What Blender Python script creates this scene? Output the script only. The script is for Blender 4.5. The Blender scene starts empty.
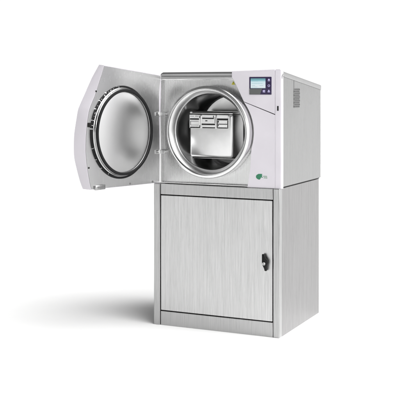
import bpy, bmesh, math, random
from mathutils import Vector, Matrix
random.seed(4)
S = bpy.context.scene
COL = S.collection
PI = math.pi

# ------------------------------------------------------------------ materials
def nodes(name):
    m = bpy.data.materials.new(name); m.use_nodes = True
    nt = m.node_tree
    return m, nt, nt.nodes['Principled BSDF']

def ramp(nt, fac, stops):
    r = nt.nodes.new('ShaderNodeValToRGB')
    while len(r.color_ramp.elements) < len(stops): r.color_ramp.elements.new(0.5)
    for e, (p, c) in zip(r.color_ramp.elements, stops):
        e.position = p; e.color = (c[0], c[1], c[2], 1) if not isinstance(c, (int, float)) else (c, c, c, 1)
    nt.links.new(fac, r.inputs['Fac'])
    return r.outputs['Color']

def noise(nt, scale, mscale=(1, 1, 1), detail=2.0, rough=0.5):
    tc = nt.nodes.new('ShaderNodeTexCoord'); mp = nt.nodes.new('ShaderNodeMapping')
    mp.inputs['Scale'].default_value = mscale
    nz = nt.nodes.new('ShaderNodeTexNoise')
    nz.inputs['Scale'].default_value = scale; nz.inputs['Detail'].default_value = detail
    nz.inputs['Roughness'].default_value = rough
    nt.links.new(tc.outputs['Object'], mp.inputs['Vector']); nt.links.new(mp.outputs['Vector'], nz.inputs['Vector'])
    return nz.outputs['Fac']

def mixc(nt, a, b, f, mode='MIX'):
    n = nt.nodes.new('ShaderNodeMix'); n.data_type = 'RGBA'; n.blend_type = mode
    n.inputs['Factor'].default_value = f
    nt.links.new(a, n.inputs['A']); nt.links.new(b, n.inputs['B'])
    return n.outputs['Result']

def brushed(name, base, contrast, rough, rvar=0.08, bump=0.15, tint=(1, 1, 1), aniso=0.0):
    """stainless steel with a vertical grain: coarse and fine streaks along z"""
    m, nt, b = nodes(name)
    coarse = noise(nt, 1.0, (150, 150, 3.0), 3.0, 0.6)
    fine = noise(nt, 1.0, (420, 420, 8.0), 2.0, 0.6)
    lo, hi = base * (1 - contrast), base * (1 + contrast * 0.7)
    lo, hi = base * (1 - contrast * 0.65), base * (1 + contrast * 0.5)
    c1 = ramp(nt, coarse, [(0.28, [lo * t for t in tint]), (0.72, [hi * t for t in tint])])
    c2 = ramp(nt, fine, [(0.25, [1 - contrast * 2.1] * 3), (0.6, [1, 1, 1])])
    col = mixc(nt, c1, c2, 1.0, 'MULTIPLY')
    nt.links.new(col, b.inputs['Base Color'])
    b.inputs['Metallic'].default_value = 1.0
    nt.links.new(ramp(nt, fine, [(0.3, rough - rvar), (0.7, rough + rvar)]), b.inputs['Roughness'])
    bp = nt.nodes.new('ShaderNodeBump'); bp.inputs['Strength'].default_value = bump; bp.inputs['Distance'].default_value = 0.0006
    nt.links.new(fine, bp.inputs['Height'])
    wavy = noise(nt, 2.6, (1, 1, 1), 1.0)          # sheet metal is never quite flat
    b2 = nt.nodes.new('ShaderNodeBump'); b2.inputs['Strength'].default_value = 0.5; b2.inputs['Distance'].default_value = 0.012
    nt.links.new(wavy, b2.inputs['Height']); nt.links.new(bp.outputs['Normal'], b2.inputs['Normal'])
    nt.links.new(b2.outputs['Normal'], b.inputs['Normal'])
    return m

def satin(name, base, rough, var=0.06):
    m, nt, b = nodes(name)
    n = noise(nt, 14, (1, 1, 1), 4)
    nt.links.new(ramp(nt, n, [(0.3, base * (1 - var)), (0.7, base * (1 + var))]), b.inputs['Base Color'])
    nt.links.new(ramp(nt, n, [(0.3, rough * (1 - var)), (0.7, rough * (1 + var))]), b.inputs['Roughness'])
    b.inputs['Metallic'].default_value = 1.0
    return m

def plain(name, col, rough, spec=0.5, bump=0.0, bscale=600, metallic=0.0, var=0.03):
    m, nt, b = nodes(name)
    n = noise(nt, 9, (1, 1, 1), 4)
    nt.links.new(ramp(nt, n, [(0.3, [c * (1 - var) for c in col]), (0.7, [c * (1 + var) for c in col])]), b.inputs['Base Color'])
    b.inputs['Roughness'].default_value = rough; b.inputs['Specular IOR Level'].default_value = spec
    b.inputs['Metallic'].default_value = metallic
    if bump:
        g = noise(nt, bscale, (1, 1, 1), 2)
        bp = nt.nodes.new('ShaderNodeBump'); bp.inputs['Strength'].default_value = bump; bp.inputs['Distance'].default_value = 0.0004
        nt.links.new(g, bp.inputs['Height']); nt.links.new(bp.outputs['Normal'], b.inputs['Normal'])
    return m

def glow(name, col, strength):
    m, nt, b = nodes(name)
    b.inputs['Base Color'].default_value = (*[c * 0.3 for c in col], 1)
    b.inputs['Emission Color'].default_value = (*col, 1); b.inputs['Emission Strength'].default_value = strength
    b.inputs['Roughness'].default_value = 0.25
    return m

M = {}
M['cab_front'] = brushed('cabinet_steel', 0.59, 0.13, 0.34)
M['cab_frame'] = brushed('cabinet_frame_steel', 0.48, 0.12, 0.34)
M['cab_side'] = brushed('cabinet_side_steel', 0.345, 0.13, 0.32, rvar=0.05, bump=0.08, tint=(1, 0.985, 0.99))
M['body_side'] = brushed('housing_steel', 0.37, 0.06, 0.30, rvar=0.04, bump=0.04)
M['front'] = brushed('front_plate_steel', 0.60, 0.05, 0.26, rvar=0.03, bump=0.01)
M['liner'] = brushed('door_liner_steel', 0.53, 0.012, 0.27, rvar=0.004, bump=0.0)
M['cover'] = brushed('cover_steel', 0.47, 0.025, 0.38, rvar=0.02, bump=0.0)
M['polish'] = satin('polished_steel', 0.72, 0.16)
M['ring'] = satin('ring_steel', 0.68, 0.22)
M['dish'] = satin('dish_steel', 0.58, 0.29, 0.01)
M['rim'] = satin('rim_steel', 0.42, 0.20)
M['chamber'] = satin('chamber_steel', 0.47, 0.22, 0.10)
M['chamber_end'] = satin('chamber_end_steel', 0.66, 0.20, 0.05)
M['box'] = satin('box_steel', 0.70, 0.33)
M['clip'] = satin('clip_steel', 0.80, 0.28)
M['lilac'] = plain('lilac_white_plastic', (0.535, 0.513, 0.548), 0.42, 0.45, bump=0.06)
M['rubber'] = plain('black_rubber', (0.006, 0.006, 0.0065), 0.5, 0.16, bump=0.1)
M['black'] = plain('black_plastic', (0.005, 0.005, 0.005), 0.4, 0.2)
M['gap'] = plain('dark_gap', (0.02, 0.02, 0.02), 0.8, 0.2)
M['floor'] = plain('white_floor', (0.80, 0.80, 0.797), 0.75, 0.15, var=0.004)
M['green'] = plain('green_print', (0.018, 0.15, 0.075), 0.5, var=0.25)
M['greygreen'] = plain('grey_green_print', (0.20, 0.30, 0.23), 0.5)
M['yellow'] = plain('yellow_print', (0.50, 0.46, 0.03), 0.5)
M['bezel'] = plain('navy_glass', (0.018, 0.010, 0.045), 0.12, 0.5)
M['bezel_grey'] = plain('grey_reflection', (0.085, 0.09, 0.088), 0.2, 0.5)
M['icon'] = glow('icon_light', (0.50, 0.46, 0.72), 0.75)
M['scrline'] = glow('screen_text', (0.13, 0.33, 0.36), 0.8)
M['vent'] = plain('vent_grey', (0.10, 0.10, 0.10), 0.5, metallic=0.0)
M['hole'] = plain('vent_hole', (0.03, 0.03, 0.03), 0.7)

def screen_mat():
    m, nt, b = nodes('lit_display')
    tc = nt.nodes.new('ShaderNodeTexCoord'); sp = nt.nodes.new('ShaderNodeSeparateXYZ')
    nt.links.new(tc.outputs['Generated'], sp.inputs[0])
    c = ramp(nt, sp.outputs['Z'], [(0.0, (0.50, 0.66, 0.68)), (0.12, (0.78, 0.84, 0.86)), (0.62, (0.62, 0.80, 0.84)), (0.80, (0.16, 0.44, 0.50)), (1.0, (0.03, 0.16, 0.19))])
    nt.links.new(c, b.inputs['Emission Color']); b.inputs['Emission Strength'].default_value = 0.85
    b.inputs['Base Color'].default_value = (0.05, 0.06, 0.07, 1); b.inputs['Roughness'].default_value = 0.2
    return m
M['screen'] = screen_mat()

# ------------------------------------------------------------------ mesh helpers (world coordinates)
def V(*a): return Vector(a)

def add_box(bm, lo, hi, bev=0.0, seg=2):
    r = bmesh.ops.create_cube(bm, size=1.0)
    vs = r['verts']
    for v in vs:
        v.co = Vector([lo[i] + (v.co[i] + 0.5) * (hi[i] - lo[i]) for i in range(3)])
    if bev:
        es = list({e for v in vs for e in v.link_edges})
        bmesh.ops.bevel(bm, geom=es, offset=bev, segments=seg, affect='EDGES', profile=0.5)

def add_prism(bm, pts, y0, y1, bev=0.0, seg=2, axes='xz'):
    """closed outline (x,z) extruded from y0 (near the viewer) to y1; axes 'yz' extrudes along x instead"""
    def P(p, t): return V(p[0], t, p[1]) if axes == 'xz' else V(t, p[0], p[1])
    a = [bm.verts.new(P(p, y0)) for p in pts]; b = [bm.verts.new(P(p, y1)) for p in pts]
    n = len(pts)
    f0 = bm.faces.new(a); bm.faces.new(list(reversed(b)))
    for i in range(n): bm.faces.new((a[i], b[i], b[(i + 1) % n], a[(i + 1) % n]))
    if bev: bmesh.ops.bevel(bm, geom=list(f0.edges), offset=bev, segments=seg, affect='EDGES', profile=0.5)

def add_lathe(bm, prof, frame, seg=128, a0=0.0, a1=2 * PI):
    """profile [(r, h)] turned about the frame's z axis; frame is a 4x4"""
    full = abs(a1 - a0 - 2 * PI) < 1e-6
    n = seg if full else seg + 1
    rings = []
    for (r, h) in prof:
        if r < 1e-6: rings.append([bm.verts.new(frame @ V(0, 0, h))]); continue
        rings.append([bm.verts.new(frame @ V(r * math.cos(a0 + (a1 - a0) * i / seg), r * math.sin(a0 + (a1 - a0) * i / seg), h)) for i in range(n)])
    for A, B in zip(rings, rings[1:]):
        m = n if full else n - 1
        for i in range(m):
            j = (i + 1) % n
            if len(A) == 1: bm.faces.new((A[0], B[i], B[j]))
            elif len(B) == 1: bm.faces.new((A[i], A[j], B[0]))
            else: bm.faces.new((A[i], A[j], B[j], B[i]))

def add_tube(bm, pts, r, seg=10):
    prev = None
    pts = [Vector(p) for p in pts]
    for i, p in enumerate(pts):
        t = (pts[min(i + 1, len(pts) - 1)] - pts[max(i - 1, 0)]).normalized()
        up = V(0, 0, 1) if abs(t.z) < 0.9 else V(1, 0, 0)
        s = t.cross(up).normalized(); u = s.cross(t)
        ring = [bm.verts.new(p + r * (math.cos(2 * PI * k / seg) * s + math.sin(2 * PI * k / seg) * u)) for k in range(seg)]
        if prev:
            for k in range(seg): bm.faces.new((prev[k], prev[(k + 1) % seg], ring[(k + 1) % seg], ring[k]))
        else: bm.faces.new(list(reversed(ring)))
        prev = ring
    bm.faces.new(prev)

def holed_plate(bm, outline, c, r, frame, n=160, h=0.0, steps=1, bend=lambda v: 0.0):
    """flat plate: star-shaped outline (2-D, about c) with a round hole of radius r, laid in the frame's xy at height h"""
    def hit(ang):
        dx, dy = math.cos(ang), math.sin(ang); best = None
        for (p, q) in zip(outline, outline[1:] + outline[:1]):
            ex, ey = q[0] - p[0], q[1] - p[1]; den = dx * ey - dy * ex
            if abs(den) < 1e-12: continue
            t = ((p[0] - c[0]) * ey - (p[1] - c[1]) * ex) / den
            u = ((p[0] - c[0]) * dy - (p[1] - c[1]) * dx) / den
            if t > 0 and -1e-9 <= u <= 1 + 1e-9 and (best is None or t < best): best = t
        return best
    angs = sorted(set([round(2 * PI * i / n, 6) for i in range(n)] +
                      [round(math.atan2(p[1] - c[1], p[0] - c[0]) % (2 * PI), 6) for p in outline]))
    L = [[] for _ in range(steps + 1)]
    for a in angs:
        t = hit(a)
        for k in range(steps + 1):
            q = r + (t - r) * k / steps
            x, y = c[0] + q * math.cos(a), c[1] + q * math.sin(a)
            L[k].append(bm.verts.new(frame @ V(x, y, h - bend(y))))
    m = len(angs)
    for A, B in zip(L, L[1:]):
        for i in range(m):
            j = (i + 1) % m
            bm.faces.new((A[i], B[i], B[j], A[j]))

def obj(name, bm, mat, parent=None, smooth=True, angle=35, base=None):
    bmesh.ops.recalc_face_normals(bm, faces=bm.faces[:])
    off = Vector(base) if base is not None else (Vector(parent['_w']) if parent is not None else Vector((0, 0, 0)))
    bmesh.ops.translate(bm, verts=bm.verts[:], vec=-off)
    me = bpy.data.meshes.new(name); bm.to_mesh(me); bm.free()
    if smooth:
        me.polygons.foreach_set('use_smooth', [True] * len(me.polygons))
        me.set_sharp_from_angle(angle=math.radians(angle))
    me.materials.append(mat)
    o = bpy.data.objects.new(name, me); COL.objects.link(o)
    o['_w'] = tuple(off)
    if parent is not None:
        o.parent = parent; o.location = off - Vector(parent['_w'])
    else: o.location = off
    return o

def thing(name, label, cat, loc):
    o = bpy.data.objects.new(name, None); COL.objects.link(o); o.location = loc; o['_w'] = tuple(loc)
    o['label'] = label; o['category'] = cat; o.empty_display_size = 0.05
    return o

def box_part(name, lo, hi, mat, parent, bev=0.0, seg=2):
    bm = bmesh.new(); add_box(bm, lo, hi, bev, seg); return obj(name, bm, mat, parent, angle=20)
def prism_part(name, pts, y0, y1, mat, parent, bev=0.0, axes='xz', seg=2):
    bm = bmesh.new(); add_prism(bm, pts, y0, y1, bev, seg, axes); return obj(name, bm, mat, parent, angle=20)
def lathe_part(name, prof, frame, mat, parent, seg=128, **k):
    bm = bmesh.new(); add_lathe(bm, prof, frame, seg, **k)
    bmesh.ops.remove_doubles(bm, verts=bm.verts[:], dist=1e-6)
    return obj(name, bm, mat, parent)

# ------------------------------------------------------------------ the floor
bm = bmesh.new()
bmesh.ops.create_grid(bm, x_segments=8, y_segments=8, size=400)
fl = obj('floor', bm, M['floor']); fl['kind'] = 'structure'

# ------------------------------------------------------------------ the cabinet
W, D, H = 0.7126, 0.6201, 0.750
cab = thing('storage_cabinet', 'brushed steel storage cabinet with black turn handle, standing on the white floor beneath the sterilizer', 'cabinet', (-W / 2, D / 2, 0))
PL, PR = -0.6745, -0.0345       # inner edges of the two front posts
box_part('corner_post', (-W, 0.0, 0.0), (PL, 0.040, H - 0.001), M['cab_frame'], cab, 0.004)
box_part('corner_post', (PR, 0.0, 0.0), (0, 0.040, H - 0.001), M['cab_frame'], cab, 0.004)
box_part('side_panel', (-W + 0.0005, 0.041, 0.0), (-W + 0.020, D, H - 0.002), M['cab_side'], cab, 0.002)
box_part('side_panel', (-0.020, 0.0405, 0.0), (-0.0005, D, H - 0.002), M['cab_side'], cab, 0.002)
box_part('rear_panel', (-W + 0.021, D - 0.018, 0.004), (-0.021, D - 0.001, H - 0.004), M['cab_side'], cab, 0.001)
box_part('top_panel', (-W + 0.021, 0.042, H - 0.020), (-0.021, D - 0.019, H - 0.0005), M['cab_frame'], cab, 0.001)
box_part('top_rail', (PL + 0.0022, 0.003, 0.6915), (PR - 0.0022, 0.038, H - 0.002), M['cab_frame'], cab, 0.0025)
box_part('plinth', (PL + 0.0022, 0.003, 0.0), (PR - 0.0022, 0.038, 0.0752), M['cab_frame'], cab, 0.0025)
box_part('inner_lining', (PL - 0.002, 0.0385, 0.004), (PR + 0.002, 0.050, H - 0.024), M['gap'], cab)
cd = box_part('door', (PL + 0.0042, 0.0015, 0.0795), (PR - 0.0042, 0.030, 0.6872), M['cab_front'], cab, 0.0022)
# turn handle: round escutcheon, wing lever, key cylinder
hx, hz = -0.0745, 0.372
bm = bmesh.new()
add_lathe(bm, [(0, -0.003), (0.0125, -0.003), (0.0125, 0.006), (0.0105, 0.009), (0, 0.009)], Matrix.Translation(V(hx + 0.002, 0.0, hz)) @ Matrix.Rotation(PI / 2, 4, 'X'), 32)
wing = [(-0.014, 0.043), (-0.0125, 0.046), (-0.003, 0.046), (-0.001, 0.043), (0.0005, 0.031), (0.010, 0.024), (0.0165, 0.014), (0.0175, 0.002), (0.0145, -0.006), (0.0125, -0.016),
        (0.0118, -0.033), (0.009, -0.0375), (0.002, -0.0375), (-0.0005, -0.034), (-0.001, -0.021), (-0.0085, -0.014), (-0.0125, -0.004), (-0.0135, 0.010)]
add_prism(bm, [(hx + a, hz + b) for a, b in wing], -0.0185, -0.0085, 0.0022, 2)
obj('handle', bm, M['black'], cd)
lathe_part('lock_cylinder', [(0, -0.024), (0.0068, -0.024), (0.0080, -0.0228), (0.0080, -0.0175)],
           Matrix.Translation(V(hx - 0.0015, 0, hz - 0.001)) @ Matrix(((1, 0, 0, 0), (0, 0, 1, 0), (0, 1, 0, 0), (0, 0, 0, 1))), M['rim'], cd, 32)
box_part('key_slot', (hx - 0.0023, -0.0244, hz - 0.0055), (hx - 0.0007, -0.0235, hz + 0.0035), M['gap'], cd)

# ------------------------------------------------------------------ the sterilizer
X0, X1, Y1 = -0.6795, 0.0108, 0.622
Z0 = 0.7508
mac = thing('steam_sterilizer', 'white and steel steam sterilizer with its round door swung open, standing on the steel cabinet', 'sterilizer', ((X0 + X1) / 2, Y1 / 2, Z0))
def ztop(y): return 1.3405 - (y - 0.02) * 0.1135    # the cover falls towards the rear
CX, CZ = -0.385, 1.0272                              # chamber axis

# housing panels
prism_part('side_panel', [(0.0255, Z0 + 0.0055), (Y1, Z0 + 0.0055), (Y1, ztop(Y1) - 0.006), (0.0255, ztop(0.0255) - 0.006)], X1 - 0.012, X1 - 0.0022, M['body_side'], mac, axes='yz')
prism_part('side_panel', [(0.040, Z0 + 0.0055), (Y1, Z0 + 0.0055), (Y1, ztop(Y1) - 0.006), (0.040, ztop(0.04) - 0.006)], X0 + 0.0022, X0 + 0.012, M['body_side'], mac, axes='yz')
prism_part('rear_panel', [(X0 + 0.013, Z0 + 0.0055), (X1 - 0.013, Z0 + 0.0055), (X1 - 0.013, ztop(Y1) - 0.01), (X0 + 0.013, ztop(Y1) - 0.01)], Y1 - 0.012, Y1 - 0.002, M['body_side'], mac)
box_part('base_shadow_strip', (X0 + 0.008, 0.043, Z0), (X1 - 0.007, Y1 - 0.008, Z0 + 0.005), M['rubber'], mac)  # black strip added as the dark shadow line under the housing
# cover: a folded sheet with flanges over both sides and a rounded nose over the front plate
bm = bmesh.new()
prof = [(0.0135, 1.3020), (0.0125, 1.3075), (0.0140, 1.3180), (0.0185, 1.3280), (0.0260, 1.3345), (0.036, 1.3375)]
n_ = 10
for k in range(1, n_ + 1):
    y = 0.036 + (Y1 + 0.002 - 0.036) * k / n_
    prof.append((y, ztop(y) - 0.0012))
xs = [X0 - 0.0005, X0 + 0.002, X0 + 0.006, (X0 + X1) / 2, X1 - 0.006, X1 - 0.002, X1 + 0.0005]
dz = [-0.005, -0.0018, 0, 0.0006, 0, -0.0018, -0.005]
def cover_rows(t):
    rows = []
    for (y, z) in prof:
        k = min(1, max(0, (y - 0.012) / 0.02))
        row = [V(x * (1 if 0 < i_ < 6 else 1) + (t if i_ == 0 else -t if i_ == 6 else 0), y + t * (1 - k), z + d * k - t) for i_, (x, d) in enumerate(zip(xs, dz))]
        fz = 0.0215 * k + 0.0005
        row = [row[0] - V(0, 0, fz - t)] + row + [row[-1] - V(0, 0, fz - t)]
        rows.append([bm.verts.new(p) for p in row])
    return rows
RA, RB = cover_rows(0.0), cover_rows(0.0015)
for rows in (RA, RB):
    for A, B in zip(rows, rows[1:]):
        for i in range(len(A) - 1): bm.faces.new((A[i], A[i + 1], B[i + 1], B[i]))
for A, B in ((RA[0], RB[0]), (RA[-1], RB[-1]), ([r[0] for r in RA], [r[0] for r in RB]), ([r[-1] for r in RA], [r[-1] for r in RB])):
    for i in range(len(A) - 1): bm.faces.new((A[i], A[i + 1], B[i + 1], B[i]))
obj('top_cover', bm, M['cover'], mac, angle=40)

# vertical joint in the side sheet above the grille
box_part('panel_joint', (X1 - 0.004, 0.1862, 1.2545), (X1 - 0.0012, 0.1878, ztop(0.187) - 0.0260), M['vent'], mac)
# vent grille, staggered slots
bm = bmesh.new()
add_box(bm, (X1 - 0.0035, 0.184, 1.1515), (X1 - 0.0006, 0.272, 1.2535), 0.001, 1)
vg = obj('vent_grille', bm, M['vent'], mac)
bm = bmesh.new()
for i in range(10):
    for j in range(5):
        y = 0.1905 + j * 0.0172 + (0.0086 if i % 2 else 0); z = 1.158 + i * 0.0098
        if y > 0.268: continue
        add_box(bm, (X1 - 0.002, y - 0.0064, z - 0.0035), (X1 - 0.0001, y + 0.0064, z + 0.0035), 0.0015, 1)
sl = obj('slot_row', bm, M['hole'], vg)

# front plate with the round opening, top and bottom folded lips
fr_xz = Matrix(((1, 0, 0, 0), (0, 0, 1, 0), (0, 1, 0, 0), (0, 0, 0, 1)))     # local x,y,h -> x,h,z
bm = bmesh.new()
holed_plate(bm, [(X0 + 0.0015, Z0 + 0.001), (-0.05, Z0 + 0.001), (-0.05, 1.3015), (X0 + 0.0015, 1.3015)], (CX, CZ), 0.236, fr_xz, h=0.034)
obj('front_plate', bm, M['front'], mac, smooth=False)
prism_part('top_lip', [(X0 + 0.0015, 1.2960), (-0.19, 1.2960), (-0.19, 1.3012), (X0 + 0.0015, 1.3012)], 0.0125, 0.0335, M['polish'], mac, 0.0015)
prism_part('bottom_lip', [(X0 + 0.0015, Z0), (-0.150, Z0), (-0.150, Z0 + 0.0065), (X0 + 0.0015, Z0 + 0.0065)], 0.0115, 0.0335, M['polish'], mac, 0.002)
box_part('side_lip', (X0 + 0.0008, 0.0125, Z0 + 0.0075), (X0 + 0.0055, 0.0335, 1.2955), M['front'], mac, 0.0012)

# chamber and its mouth ring (lathe about the y axis; h is y)
FR = Matrix.Translation(V(CX, 0, CZ)) @ fr_xz
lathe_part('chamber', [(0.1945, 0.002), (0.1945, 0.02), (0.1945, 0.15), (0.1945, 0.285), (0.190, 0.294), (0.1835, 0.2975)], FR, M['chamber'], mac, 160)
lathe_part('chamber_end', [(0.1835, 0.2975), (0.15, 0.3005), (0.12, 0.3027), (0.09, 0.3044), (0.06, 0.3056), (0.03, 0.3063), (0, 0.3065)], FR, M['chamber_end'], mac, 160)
lathe_part('mouth_ring', [(0.236, 0.0345), (0.238, 0.030), (0.2385, -0.030), (0.2375, -0.036), (0.2345, -0.040), (0.2245, -0.0415), (0.2232, -0.040),
                          (0.2225, -0.028), (0.2195, -0.028), (0.2180, -0.0345), (0.2150, -0.0340), (0.1990, -0.012), (0.1968, -0.006), (0.1950, 0.004), (0.1945, 0.018)], FR, M['ring'], mac, 192)
bm = bmesh.new()       # the shelf the box stands on
add_box(bm, (CX - 0.131, 0.079, CZ - 0.1445), (CX + 0.131, 0.285, CZ - 0.1410), 0.0008, 1)
obj('shelf', bm, M['chamber'], mac)

# warning triangle on the front plate
bm = bmesh.new()
def tri_pts(cx, cz, s): return [(cx - s, cz - s * 0.75), (cx + s, cz - s * 0.75), (cx, cz + s)]
add_prism(bm, tri_pts(-0.2665, 1.2790, 0.0105), 0.0328, 0.0338)
wl = obj('warning_sign', bm, M['yellow'], mac)
bm = bmesh.new()
add_prism(bm, [(-0.2677, 1.2850), (-0.2652, 1.2850), (-0.2659, 1.2772), (-0.2670, 1.2772)], 0.0322, 0.0332)
add_prism(bm, [(-0.2673, 1.2755), (-0.2657, 1.2755), (-0.2657, 1.2738), (-0.2673, 1.2738)], 0.0322, 0.0332)
obj('warning_mark', bm, M['black'], wl)

# console: upper panel, lower panel, corner post, all lilac-white plastic
YF = 0.010
up = prism_part('control_panel', [(-0.2655, 1.3040), (-0.2530, 1.3000), (-0.2000, 1.1850), (-0.0285, 1.1225), (-0.0285, 1.3478), (-0.2655, 1.3405)], YF, 0.042, M['lilac'], mac, 0.0025)
arc = []
a0 = math.atan2(1.1815 - CZ, -0.1985 - CX)
a1 = math.atan2(0.945 - CZ, -0.1560 - CX)
for k in range(0, 25):
    a = a0 + (a1 - a0) * k / 24
    arc.append((CX + 0.2425 * math.cos(a), CZ + 0.2425 * math.sin(a)))
arc += [(-0.1575, 0.925), (-0.1590, 0.89), (-0.1625, 0.845), (-0.1700, 0.795), (-0.1795, 0.7485)]
lp = prism_part('lower_panel', arc + [(-0.0278, 0.7485), (-0.0278, 1.1180)], YF, 0.042, M['lilac'], mac, 0.0015)
bm = bmesh.new()
pp = [(-0.0268, YF)]
for k in range(0, 7):
    a = -PI / 2 + (PI / 2) * k / 6
    pp.append((X1 - 0.011 + 0.011 * math.cos(a), YF + 0.011 + 0.011 * math.sin(a)))
pp += [(X1, 0.0245), (-0.0268, 0.0385)]
za, zb = 0.7485, 1.3478
b0 = [bm.verts.new(V(x, y, za)) for x, y in pp]; b1 = [bm.verts.new(V(x, y, zb)) for x, y in pp]
bm.faces.new(b0); f1 = bm.faces.new(b1)
for i in range(len(pp)): bm.faces.new((b0[i], b0[(i + 1) % len(pp)], b1[(i + 1) % len(pp)], b1[i]))
bmesh.ops.bevel(bm, geom=list(f1.edges), offset=0.003, segments=3, affect='EDGES')
post = obj('corner_post', bm, M['lilac'], mac)
# dark shadow gap behind the panel seams
prism_part('seam_strip', [(-0.2000, 1.1790), (-0.0280, 1.1165), (-0.0280, 1.1245), (-0.2000, 1.1872)], YF + 0.006, 0.040, M['gap'], mac)
box_part('latch_button', (-0.0165, YF - 0.0018, 1.1395), (-0.0085, YF + 0.003, 1.1640), M['black'], post, 0.0018)

# control screen
sc_ = box_part('control_screen', (-0.1675, YF - 0.0022, 1.2205), (-0.0465, YF + 0.002, 1.3105), M['bezel'], up, 0.002)
ys = YF - 0.0024
dsp = box_part('display', (-0.1590, ys - 0.0006, 1.2530), (-0.0785, ys + 0.0005, 1.3035), M['screen'], up)
prism_part('bezel_reflection', [(-0.1662, 1.2218), (-0.108, 1.2218), (-0.097, 1.2500), (-0.1662, 1.2500)], ys - 0.0003, ys + 0.0005, M['bezel_grey'], up)  # reflection on the glass, painted as a flat grey patch
bm = bmesh.new()
for (x0, x1, z) in [(-0.1545, -0.128, 1.2985), (-0.153, -0.118, 1.2892), (-0.153, -0.094, 1.2775), (-0.153, -0.135, 1.2668), (-0.110, -0.090, 1.2660), (-0.153, -0.122, 1.2595)]:
    x = x0
    while x < x1:
        w = random.uniform(0.0016, 0.0042)
        add_box(bm, (x, ys - 0.0009, z - 0.0007), (min(x + w, x1), ys - 0.0003, z + 0.0007)); x += w + 0.0009
obj('screen_text', bm, M['scrline'], up)
def icon(kind, px, pz):
    bm = bmesh.new(); y0, y1 = ys - 0.0007, ys + 0.0004
    r = 0.0060
    if kind == 'ring':
        bmf = Matrix.Translation(V(px, 0, pz)) @ fr_xz
        add_lathe(bm, [(r, y1), (r, y0), (r * 0.66, y0), (r * 0.66, y1)], bmf, 32)
    elif kind == 'up':
        add_prism(bm, [(px - r, pz - 0.001), (px + r, pz - 0.001), (px + 0.003, pz + r), (px - 0.003, pz + r)], y0, y1)
        add_box(bm, (px - r, y0, pz - r), (px + r, y1, pz - 0.0032))
    elif kind == 'page':
        add_box(bm, (px - r, y0, pz - r), (px + r, y1, pz - 0.001)); add_box(bm, (px - r * 0.6, y0, pz + 0.0005), (px + r * 0.6, y1, pz + r))
    else:
        add_box(bm, (px - r, y0, pz - r), (px - 0.0015, y1, pz + r)); add_box(bm, (px + 0.0002, y0, pz - r), (px + r, y1, pz - 0.0006)); add_box(bm, (px + 0.0002, y0, pz + 0.0012), (px + r, y1, pz + r))
    obj('touch_key', bm, M['icon'], up)
icon('up', -0.0600, 1.2945); icon('ring', -0.0602, 1.2655); icon('page', -0.0605, 1.2385); icon('list', -0.0865, 1.2380)

# maker's mark on the lower panel: green leaf shape and two short illegible lines
leaf = [(-0.1312, 0.8030), (-0.1300, 0.8095), (-0.1255, 0.8150), (-0.1195, 0.8172), (-0.1185, 0.8192), (-0.1130, 0.8188), (-0.1085, 0.8196), (-0.1020, 0.8188), (-0.0965, 0.8202),
        (-0.0990, 0.8150), (-0.0955, 0.8125), (-0.1000, 0.8085), (-0.0970, 0.8050), (-0.0930, 0.8020), (-0.0985, 0.7998), (-0.1030, 0.8040), (-0.1045, 0.7985), (-0.1080, 0.7930),
        (-0.1130, 0.7895), (-0.1185, 0.7912), (-0.1250, 0.7940), (-0.1295, 0.7985)]
prism_part('leaf_emblem', leaf, YF - 0.0006, YF + 0.001, M['green'], lp)
bm = bmesh.new()
for z, x0, x1 in ((0.8078, -0.0925, -0.0710), (0.8000, -0.0885, -0.0690)):
    x = x0
    while x < x1:
        w = random.uniform(0.0012, 0.0026); hh = random.choice((0.0022, 0.0028, 0.0026))
        add_box(bm, (x, YF - 0.0005, z - hh), (min(x + w, x1), YF + 0.001, z + hh)); x += w + 0.0007
obj('emblem_text', bm, M['greygreen'], lp)

# ---- the open door
TH = math.radians(10.5)
dv = V(-math.sin(TH), -math.cos(TH), 0); nv = V(math.cos(TH), -math.sin(TH), 0); HG = V(-0.685, 0.0, 0)
FD = Matrix(((dv.x, 0, nv.x, HG.x), (dv.y, 0, nv.y, HG.y), (dv.z, 1, nv.z, 0), (0, 0, 0, 1)))   # local (a, z, n)
inner = [(-0.010, 0.7515), (-0.013, 1.3200), (0.4292, 1.3660), (0.4660, 1.2920), (0.5030, 1.2180), (0.5270, 1.1800), (0.5459, 1.1427), (0.5590, 1.0850), (0.5673, 1.0250), (0.5705, 0.9600),
         (0.5660, 0.9100), (0.5570, 0.8600), (0.5459, 0.8150), (0.5366, 0.7800), (0.5279, 0.7585), (0.2333, 0.7535)]
outer = [(-0.010, 0.7530, -0.040), (-0.013, 1.3215, -0.030), (0.432, 1.370, -0.033), (0.468, 1.305, -0.048), (0.515, 1.1985, -0.069), (0.529, 1.175, -0.070), (0.545, 1.145, -0.0705),
         (0.560, 1.078, -0.0715), (0.5685, 1.025, -0.0735), (0.5715, 0.960, -0.073), (0.5665, 0.913, -0.0745), (0.557, 0.869, -0.071), (0.546, 0.827, -0.067), (0.5375, 0.791, -0.061),
         (0.528, 0.760, -0.054), (0.2333, 0.7525, -0.060)]
def smooth_run(pts, i0, i1, sub):
    """Catmull-Rom points between index i0 and i1"""
    out = list(pts[:i0])
    for i in range(i0, i1):
        p0, p1, p2, p3 = [Vector(tuple(pts[max(i0, min(i1, k))]) + (0,) * (3 - len(pts[0]))) for k in (i - 1, i, i + 1, i + 2)]
        for k in range(sub):
            t = k / sub
            q = 0.5 * (2 * p1 + (p2 - p0) * t + (2 * p0 - 5 * p1 + 4 * p2 - p3) * t * t + (3 * p1 - p0 - 3 * p2 + p3) * t ** 3)
            out.append(tuple(q)[:len(pts[0])])
    return out + list(pts[i1:])
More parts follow.
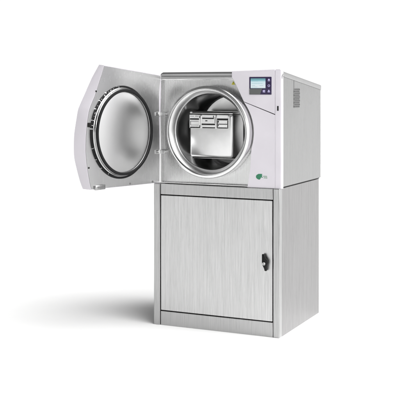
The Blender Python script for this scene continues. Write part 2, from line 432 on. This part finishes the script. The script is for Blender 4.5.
inner = smooth_run(inner, 4, 14, 4); outer = smooth_run(outer, 4, 14, 4)
def sag(z): return (-1.3 if z > 1.045 else 0.0) * (z - 1.045) ** 4
inner = [(a - 1.4 * sag(z), z) if a > 0.1 else (a, z) for a, z in inner]
bm = bmesh.new()
cc = (0.28, 1.03)
def shrink(p, d):
    v = Vector((p[0] - cc[0], p[1] - cc[1])); L = v.length; v *= (L - d) / L
    return (cc[0] + v.x, cc[1] + v.y)
loopA = [bm.verts.new(FD @ V(*shrink(p, 0.012), -0.004 - sag(p[1]))) for p in inner]           # under the liner
loopB = [bm.verts.new(FD @ V(*shrink(p, 0.0005), 0.0008 - sag(p[1]))) for p in inner]          # raised rim
loopB2 = [bm.verts.new(FD @ V(p[0], p[1], -0.0012 - sag(p[1]))) for p in inner]
loopC = [bm.verts.new(FD @ V(p[0], p[1], p[2])) for p in outer]
loopD = [bm.verts.new(FD @ V(*shrink(p, 0.006), p[2] - 0.0045)) for p in outer]
loopE = [bm.verts.new(FD @ V(*shrink(p, 0.10), p[2] - 0.024)) for p in outer]
loopF = [bm.verts.new(FD @ V(*shrink(p, 0.18), p[2] - 0.030)) for p in outer]
LL = [loopA, loopB, loopB2, loopC, loopD, loopE, loopF]; n = len(inner)
for A, B in zip(LL, LL[1:]):
    for i in range(n): bm.faces.new((A[i], A[(i + 1) % n], B[(i + 1) % n], B[i]))
bm.faces.new(loopF)
door = obj('door', bm, M['lilac'], mac, angle=32)
DC = (0.300, 1.0314)
FDC = Matrix(FD) @ Matrix.Translation(V(DC[0], DC[1], 0))
bm = bmesh.new()
lin = [shrink(p, 0.0035) for p in inner]
holed_plate(bm, lin, DC, 0.2210, FD, h=0.0014, steps=10, bend=sag)
obj('liner', bm, M['liner'], door)
lathe_part('base_ring', [(0.2350, 0.0010), (0.2350, 0.0050), (0.2335, 0.0065), (0.2265, 0.0065), (0.2250, 0.005), (0.2250, 0.001)], FDC, M['rubber'], door, 160)
lathe_part('rim', [(0.2240, 0.0012), (0.2235, 0.0090), (0.2205, 0.0110), (0.2190, 0.0135), (0.2190, 0.0205), (0.2175, 0.0220), (0.2035, 0.0220)], FDC, M['rim'], door, 160)
lathe_part('gasket', [(0.2160, 0.0215), (0.2172, 0.0245), (0.2172, 0.0295), (0.2155, 0.0315), (0.2060, 0.0315), (0.2035, 0.0290), (0.2030, 0.0215)], FDC, M['rubber'], door, 160)
dp = []
for k in range(0, 25):
    r = 0.2032 * (1 - k / 24.0)
    dp.append((r, 0.0295 - 0.010 * (r / 0.2032) ** 2))
dp = [(0.2040, 0.0225), (0.2034, 0.0200)] + dp
lathe_part('dish', dp, FDC, M['dish'], door, 160)
# clips and modelled-in glints on the rubber ring, mostly on the upper free side
rc = random.Random(9)
for i in range(20):
    deg = (6 + i * 5.2 + rc.uniform(-1.5, 1.5)) if i < 16 else (-18, -33, -47, -62)[i - 16]
    w = rc.choice((0.7, 1.0, 1.6, 2.4)) if i < 16 else 0.6
    r0, r1 = rc.choice(((0.2356, 0.2300), (0.2330, 0.2245), (0.2356, 0.2245), (0.2310, 0.2270)))
    lathe_part('ring_clip_glint', [(r0, 0.0010), (r0, 0.0060), (r0 - 0.001, 0.0074), (r1 + 0.001, 0.0074), (r1, 0.0060)], FDC, M['ring'], door, 6,
               a0=math.radians(deg - w / 2), a1=math.radians(deg + w / 2))
def dbox(name, a, z, n, mat, bev=0.0012):
    bm = bmesh.new(); add_box(bm, (a[0], z[0], n[0]), (a[1], z[1], n[1]), bev)
    for v in bm.verts: v.co = FD @ v.co
    return obj(name, bm, mat, door)
dbox('latch', (0.5385, 0.5495), (1.0640, 1.0860), (0.0010, 0.0100), M['black'])
dbox('foot_bracket', (0.4340, 0.5070), (0.7545, 0.7790), (0.0010, 0.0120), M['body_side'], 0.003)
dbox('bracket_slot', (0.4430, 0.4930), (0.7640, 0.7720), (0.0115, 0.0128), M['vent'], 0.002)
for a, z in ((0.4930, 1.2380), (0.5455, 0.8670), (0.2333, 0.7665), (0.2290, 1.3380), (0.365, 1.3480), (0.05, 0.7625)):
    lathe_part('screw', [(0, 0.0052), (0.0030, 0.0050), (0.0046, 0.0036), (0.0050, 0.0012)], Matrix(FD) @ Matrix.Translation(V(a, z, 0)), M['vent'] if z > 1.3 or z < 0.78 else M['black'], door, 20)
# hinges: a leaf on the front plate, a barrel and an arm on the door
for hz_ in (1.1165, 0.9165):
    hb = lathe_part('hinge', [(0, -0.011), (0.0042, -0.011), (0.0052, -0.010), (0.0052, 0.010), (0.0042, 0.011), (0, 0.011)], Matrix.Translation(V(-0.6805, 0.0040, hz_)), M['ring'], mac, 24)
    box_part('leaf', (-0.6790, 0.0080, hz_ - 0.0085), (-0.6530, 0.0125, hz_ + 0.0085), M['clip'], hb, 0.001)
    box_part('leaf_stem', (-0.6640, 0.0128, hz_ - 0.0050), (-0.6560, 0.0335, hz_ + 0.0050), M['clip'], hb, 0.001)
    bm = bmesh.new(); add_box(bm, (-0.004, hz_ - 0.0095, 0.0015), (0.028, hz_ + 0.0095, 0.0065), 0.0012)
    for v in bm.verts: v.co = FD @ v.co
    obj('hinge_arm', bm, M['clip'], hb)
    bm = bmesh.new()
    add_box(bm, (0.006, hz_ - 0.0060, 0.0060), (0.027, hz_ - 0.0020, 0.0085), 0.001); add_box(bm, (0.010, hz_ + 0.0030, 0.0060), (0.027, hz_ + 0.0075, 0.0085), 0.001)
    for v in bm.verts: v.co = FD @ v.co
    obj('pin', bm, M['black'] if hz_ > 1 else M['vent'], hb)

# ------------------------------------------------------------------ the box in the chamber
YB = 0.075
BX0, BX1, BZ0, BZ1 = -0.5400, -0.2860, CZ - 0.1405, CZ + 0.0960
bx = thing('sterilization_box', 'pale steel box with three clips along its upper edge, sitting inside the round chamber', 'steel box', ((BX0 + BX1) / 2, YB + 0.075, BZ0))
bm = bmesh.new(); add_box(bm, (BX0, YB, BZ0), (BX1, YB + 0.15, BZ1 - 0.006), 0.016, 4)
obj('body', bm, M['box'], bx)
box_part('lid', (BX0 + 0.003, YB + 0.001, BZ1 - 0.0055), (BX1 - 0.002, YB + 0.148, BZ1 + 0.006), M['box'], bx, 0.004)
box_part('lid_edge', (BX0 + 0.020, YB - 0.004, BZ1 - 0.001), (BX1 - 0.002, YB + 0.0005, BZ1 + 0.006), M['gap'], bx, 0.001)
zt = BZ1 - 0.010
def clip(x0, x1, kind):
    y0 = YB - 0.009; zb_ = zt - 0.071
    c = box_part('clip', (x0, y0, zb_), (x1, YB + 0.002, zt), M['clip'], bx, 0.002)
    yf = y0 - 0.0012
    def bar(a, b, p, q, nm='slot', mt='gap'): box_part(nm, (a, yf, p), (b, y0 + 0.001, q), M[mt], c, 0.0006)
    w = x1 - x0
    if kind == 0:
        for k in range(7):
            if k != 3: bar(x0 + 0.006 + k * 0.0072, x0 + 0.0105 + k * 0.0072, zt - 0.0100, zt - 0.0065, 'mark', 'vent')
        bar(x0 + 0.003, x1 - 0.008, zt - 0.027, zt - 0.019); bar(x1 - 0.0055, x1 - 0.0015, zt - 0.018, zt - 0.006)
        bar(x0 + 0.006, x0 + 0.0085, zt - 0.056, zt - 0.033); bar(x0 + 0.0085, x1 - 0.010, zt - 0.036, zt - 0.0335, 'edge', 'vent')
        bar(x0 + 0.0085, x1 - 0.010, zt - 0.056, zt - 0.0540, 'edge', 'vent'); bar(x0 + 0.004, x1 - 0.006, zt - 0.070, zt - 0.0640); bar(x1 - 0.0055, x1 - 0.001, zt - 0.070, zt - 0.055)
    elif kind == 1:
        bar(x0 + 0.002, x1 - 0.012, zt - 0.022, zt - 0.015); bar(x1 - 0.016, x1 - 0.012, zt - 0.016, zt - 0.004)
        bar(x0 + 0.020, x0 + 0.032, zt - 0.034, zt - 0.029); bar(x0 - 0.001, x1 - 0.005, zt - 0.054, zt - 0.046)
        bar(x0 + 0.003, x1 - 0.004, zt - 0.0705, zt - 0.0650); bar(x1 - 0.007, x1 - 0.004, zt - 0.044, zt - 0.012, 'edge', 'vent')
    else:
        bar(x0 + 0.001, x1 - 0.001, zt - 0.028, zt - 0.018); bar(x0 + 0.001, x0 + 0.0055, zt - 0.0705, zt - 0.029); bar(x1 - 0.0055, x1 - 0.001, zt - 0.0705, zt - 0.029)
        bar(x0 + 0.0065, x1 - 0.0065, zt - 0.050, zt - 0.046); bar(x0 + 0.0065, x1 - 0.0065, zt - 0.0705, zt - 0.0650)
        bar(x0 + 0.0065, x0 + 0.011, zt - 0.040, zt - 0.030); bar(x0 + 0.0065, x0 + 0.010, zt - 0.058, zt - 0.051)
clip(BX0 + 0.006, BX0 + 0.070, 0); clip(BX0 + 0.079, BX0 + 0.160, 1); clip(BX0 + 0.166, BX0 + 0.231, 2)

# ------------------------------------------------------------------ light: studio surroundings and added lamps
w = bpy.data.worlds.new('World'); S.world = w; w.use_nodes = True
nt = w.node_tree; bg = nt.nodes['Background']
tc = nt.nodes.new('ShaderNodeTexCoord'); sp = nt.nodes.new('ShaderNodeSeparateXYZ'); nt.links.new(tc.outputs['Generated'], sp.inputs[0])
base = ramp(nt, sp.outputs['Z'], [(0.0, 1.05), (0.13, 1.05), (0.36, 0.24), (1.0, 0.09)])
def dotlobe(d, half_in, half_out, level):
    """a soft round light bank far away in direction d"""
    n = nt.nodes.new('ShaderNodeVectorMath'); n.operation = 'DOT_PRODUCT'
    nt.links.new(tc.outputs['Generated'], n.inputs[0]); n.inputs[1].default_value = Vector(d).normalized()
    m = nt.nodes.new('ShaderNodeMapRange'); m.interpolation_type = 'SMOOTHSTEP'
    m.inputs['From Min'].default_value = math.cos(math.radians(half_out)); m.inputs['From Max'].default_value = math.cos(math.radians(half_in))
    m.inputs['To Min'].default_value = 0; m.inputs['To Max'].default_value = level
    nt.links.new(n.outputs['Value'], m.inputs['Value'])
    return m.outputs['Result']
# the studio is white behind the sterilizer and dark behind the viewer
nd = nt.nodes.new('ShaderNodeVectorMath'); nd.operation = 'DOT_PRODUCT'
nt.links.new(tc.outputs['Generated'], nd.inputs[0]); nd.inputs[1].default_value = (-0.20, 0.98, 0.0)
half = nt.nodes.new('ShaderNodeMapRange'); half.interpolation_type = 'SMOOTHSTEP'
for k_, v_ in (('From Min', -0.35), ('From Max', 0.30), ('To Min', 0.26), ('To Max', 1.0)): half.inputs[k_].default_value = v_
nt.links.new(nd.outputs['Value'], half.inputs['Value'])
hc = nt.nodes.new('ShaderNodeCombineColor')
for k in range(3): nt.links.new(half.outputs['Result'], hc.inputs[k])
base = mixc(nt, base, hc.outputs[0], 1.0, 'MULTIPLY')
lob = dotlobe((0.84, 0.02, 0.80), 18, 49, 6.3)
cmb = nt.nodes.new('ShaderNodeCombineColor')
for k in range(3): nt.links.new(lob, cmb.inputs[k])
bgc = mixc(nt, base, cmb.outputs[0], 1.0, 'ADD')
nt.links.new(bgc, bg.inputs['Color']); bg.inputs['Strength'].default_value = 1.0

def lamp(name, loc, target, size, energy, col=(1, 1, 1), size_y=None):
    l = bpy.data.lights.new(name, 'AREA'); l.shape = 'RECTANGLE'; l.size = size; l.size_y = size_y or size; l.energy = energy; l.color = col
    o = bpy.data.objects.new(name, l); COL.objects.link(o); o.location = loc
    o.rotation_euler = (Vector(target) - Vector(loc)).to_track_quat('-Z', 'Y').to_euler()
    return o
tgt = (-0.35, 0.3, 0.3)
lamp('front_fill', (3.0, -4.2, 2.7), (-0.3, 0, 1.0), 1.8, 60, size_y=1.4)  # unseen fill lamp, added to brighten the console and chamber

# unseen lamps added for highlights in the metal: one overhead, two low strips
lamp('overhead_reflection_fill', (-1.9, -1.9, 3.9), (-0.4, 0, 1.3), 2.2, 16, size_y=1.6)
lamp('side_reflection_strip', (3.2, -2.7, 1.05), (-0.5, 0, 1.05), 1.6, 7, size_y=0.42)
lamp('front_reflection_strip', (-0.3, -4.6, 1.05), (-0.6, 0, 1.05), 1.4, 6, size_y=0.42)

# ------------------------------------------------------------------ camera
cam = bpy.data.cameras.new('Camera'); co = bpy.data.objects.new('Camera', cam); COL.objects.link(co)
co.location = (1.7568, -4.6379, 1.2559); co.rotation_euler = (PI / 2, 0, math.radians(24.7718))
cam.sensor_width = 36; cam.lens = 987.7459 / 420 * 36; cam.shift_y = (87.6421 - 210) / 420
cam.clip_end = 2000
S.camera = co
S.view_settings.view_transform = 'Standard'; S.view_settings.look = 'None'; S.view_settings.exposure = 0; S.view_settings.gamma = 1
S.render.engine = 'CYCLES'
S.cycles.use_denoising = True
S.cycles.max_bounces = 10; S.cycles.glossy_bounces = 8
for o in bpy.data.objects:
    if '_w' in o: del o['_w']
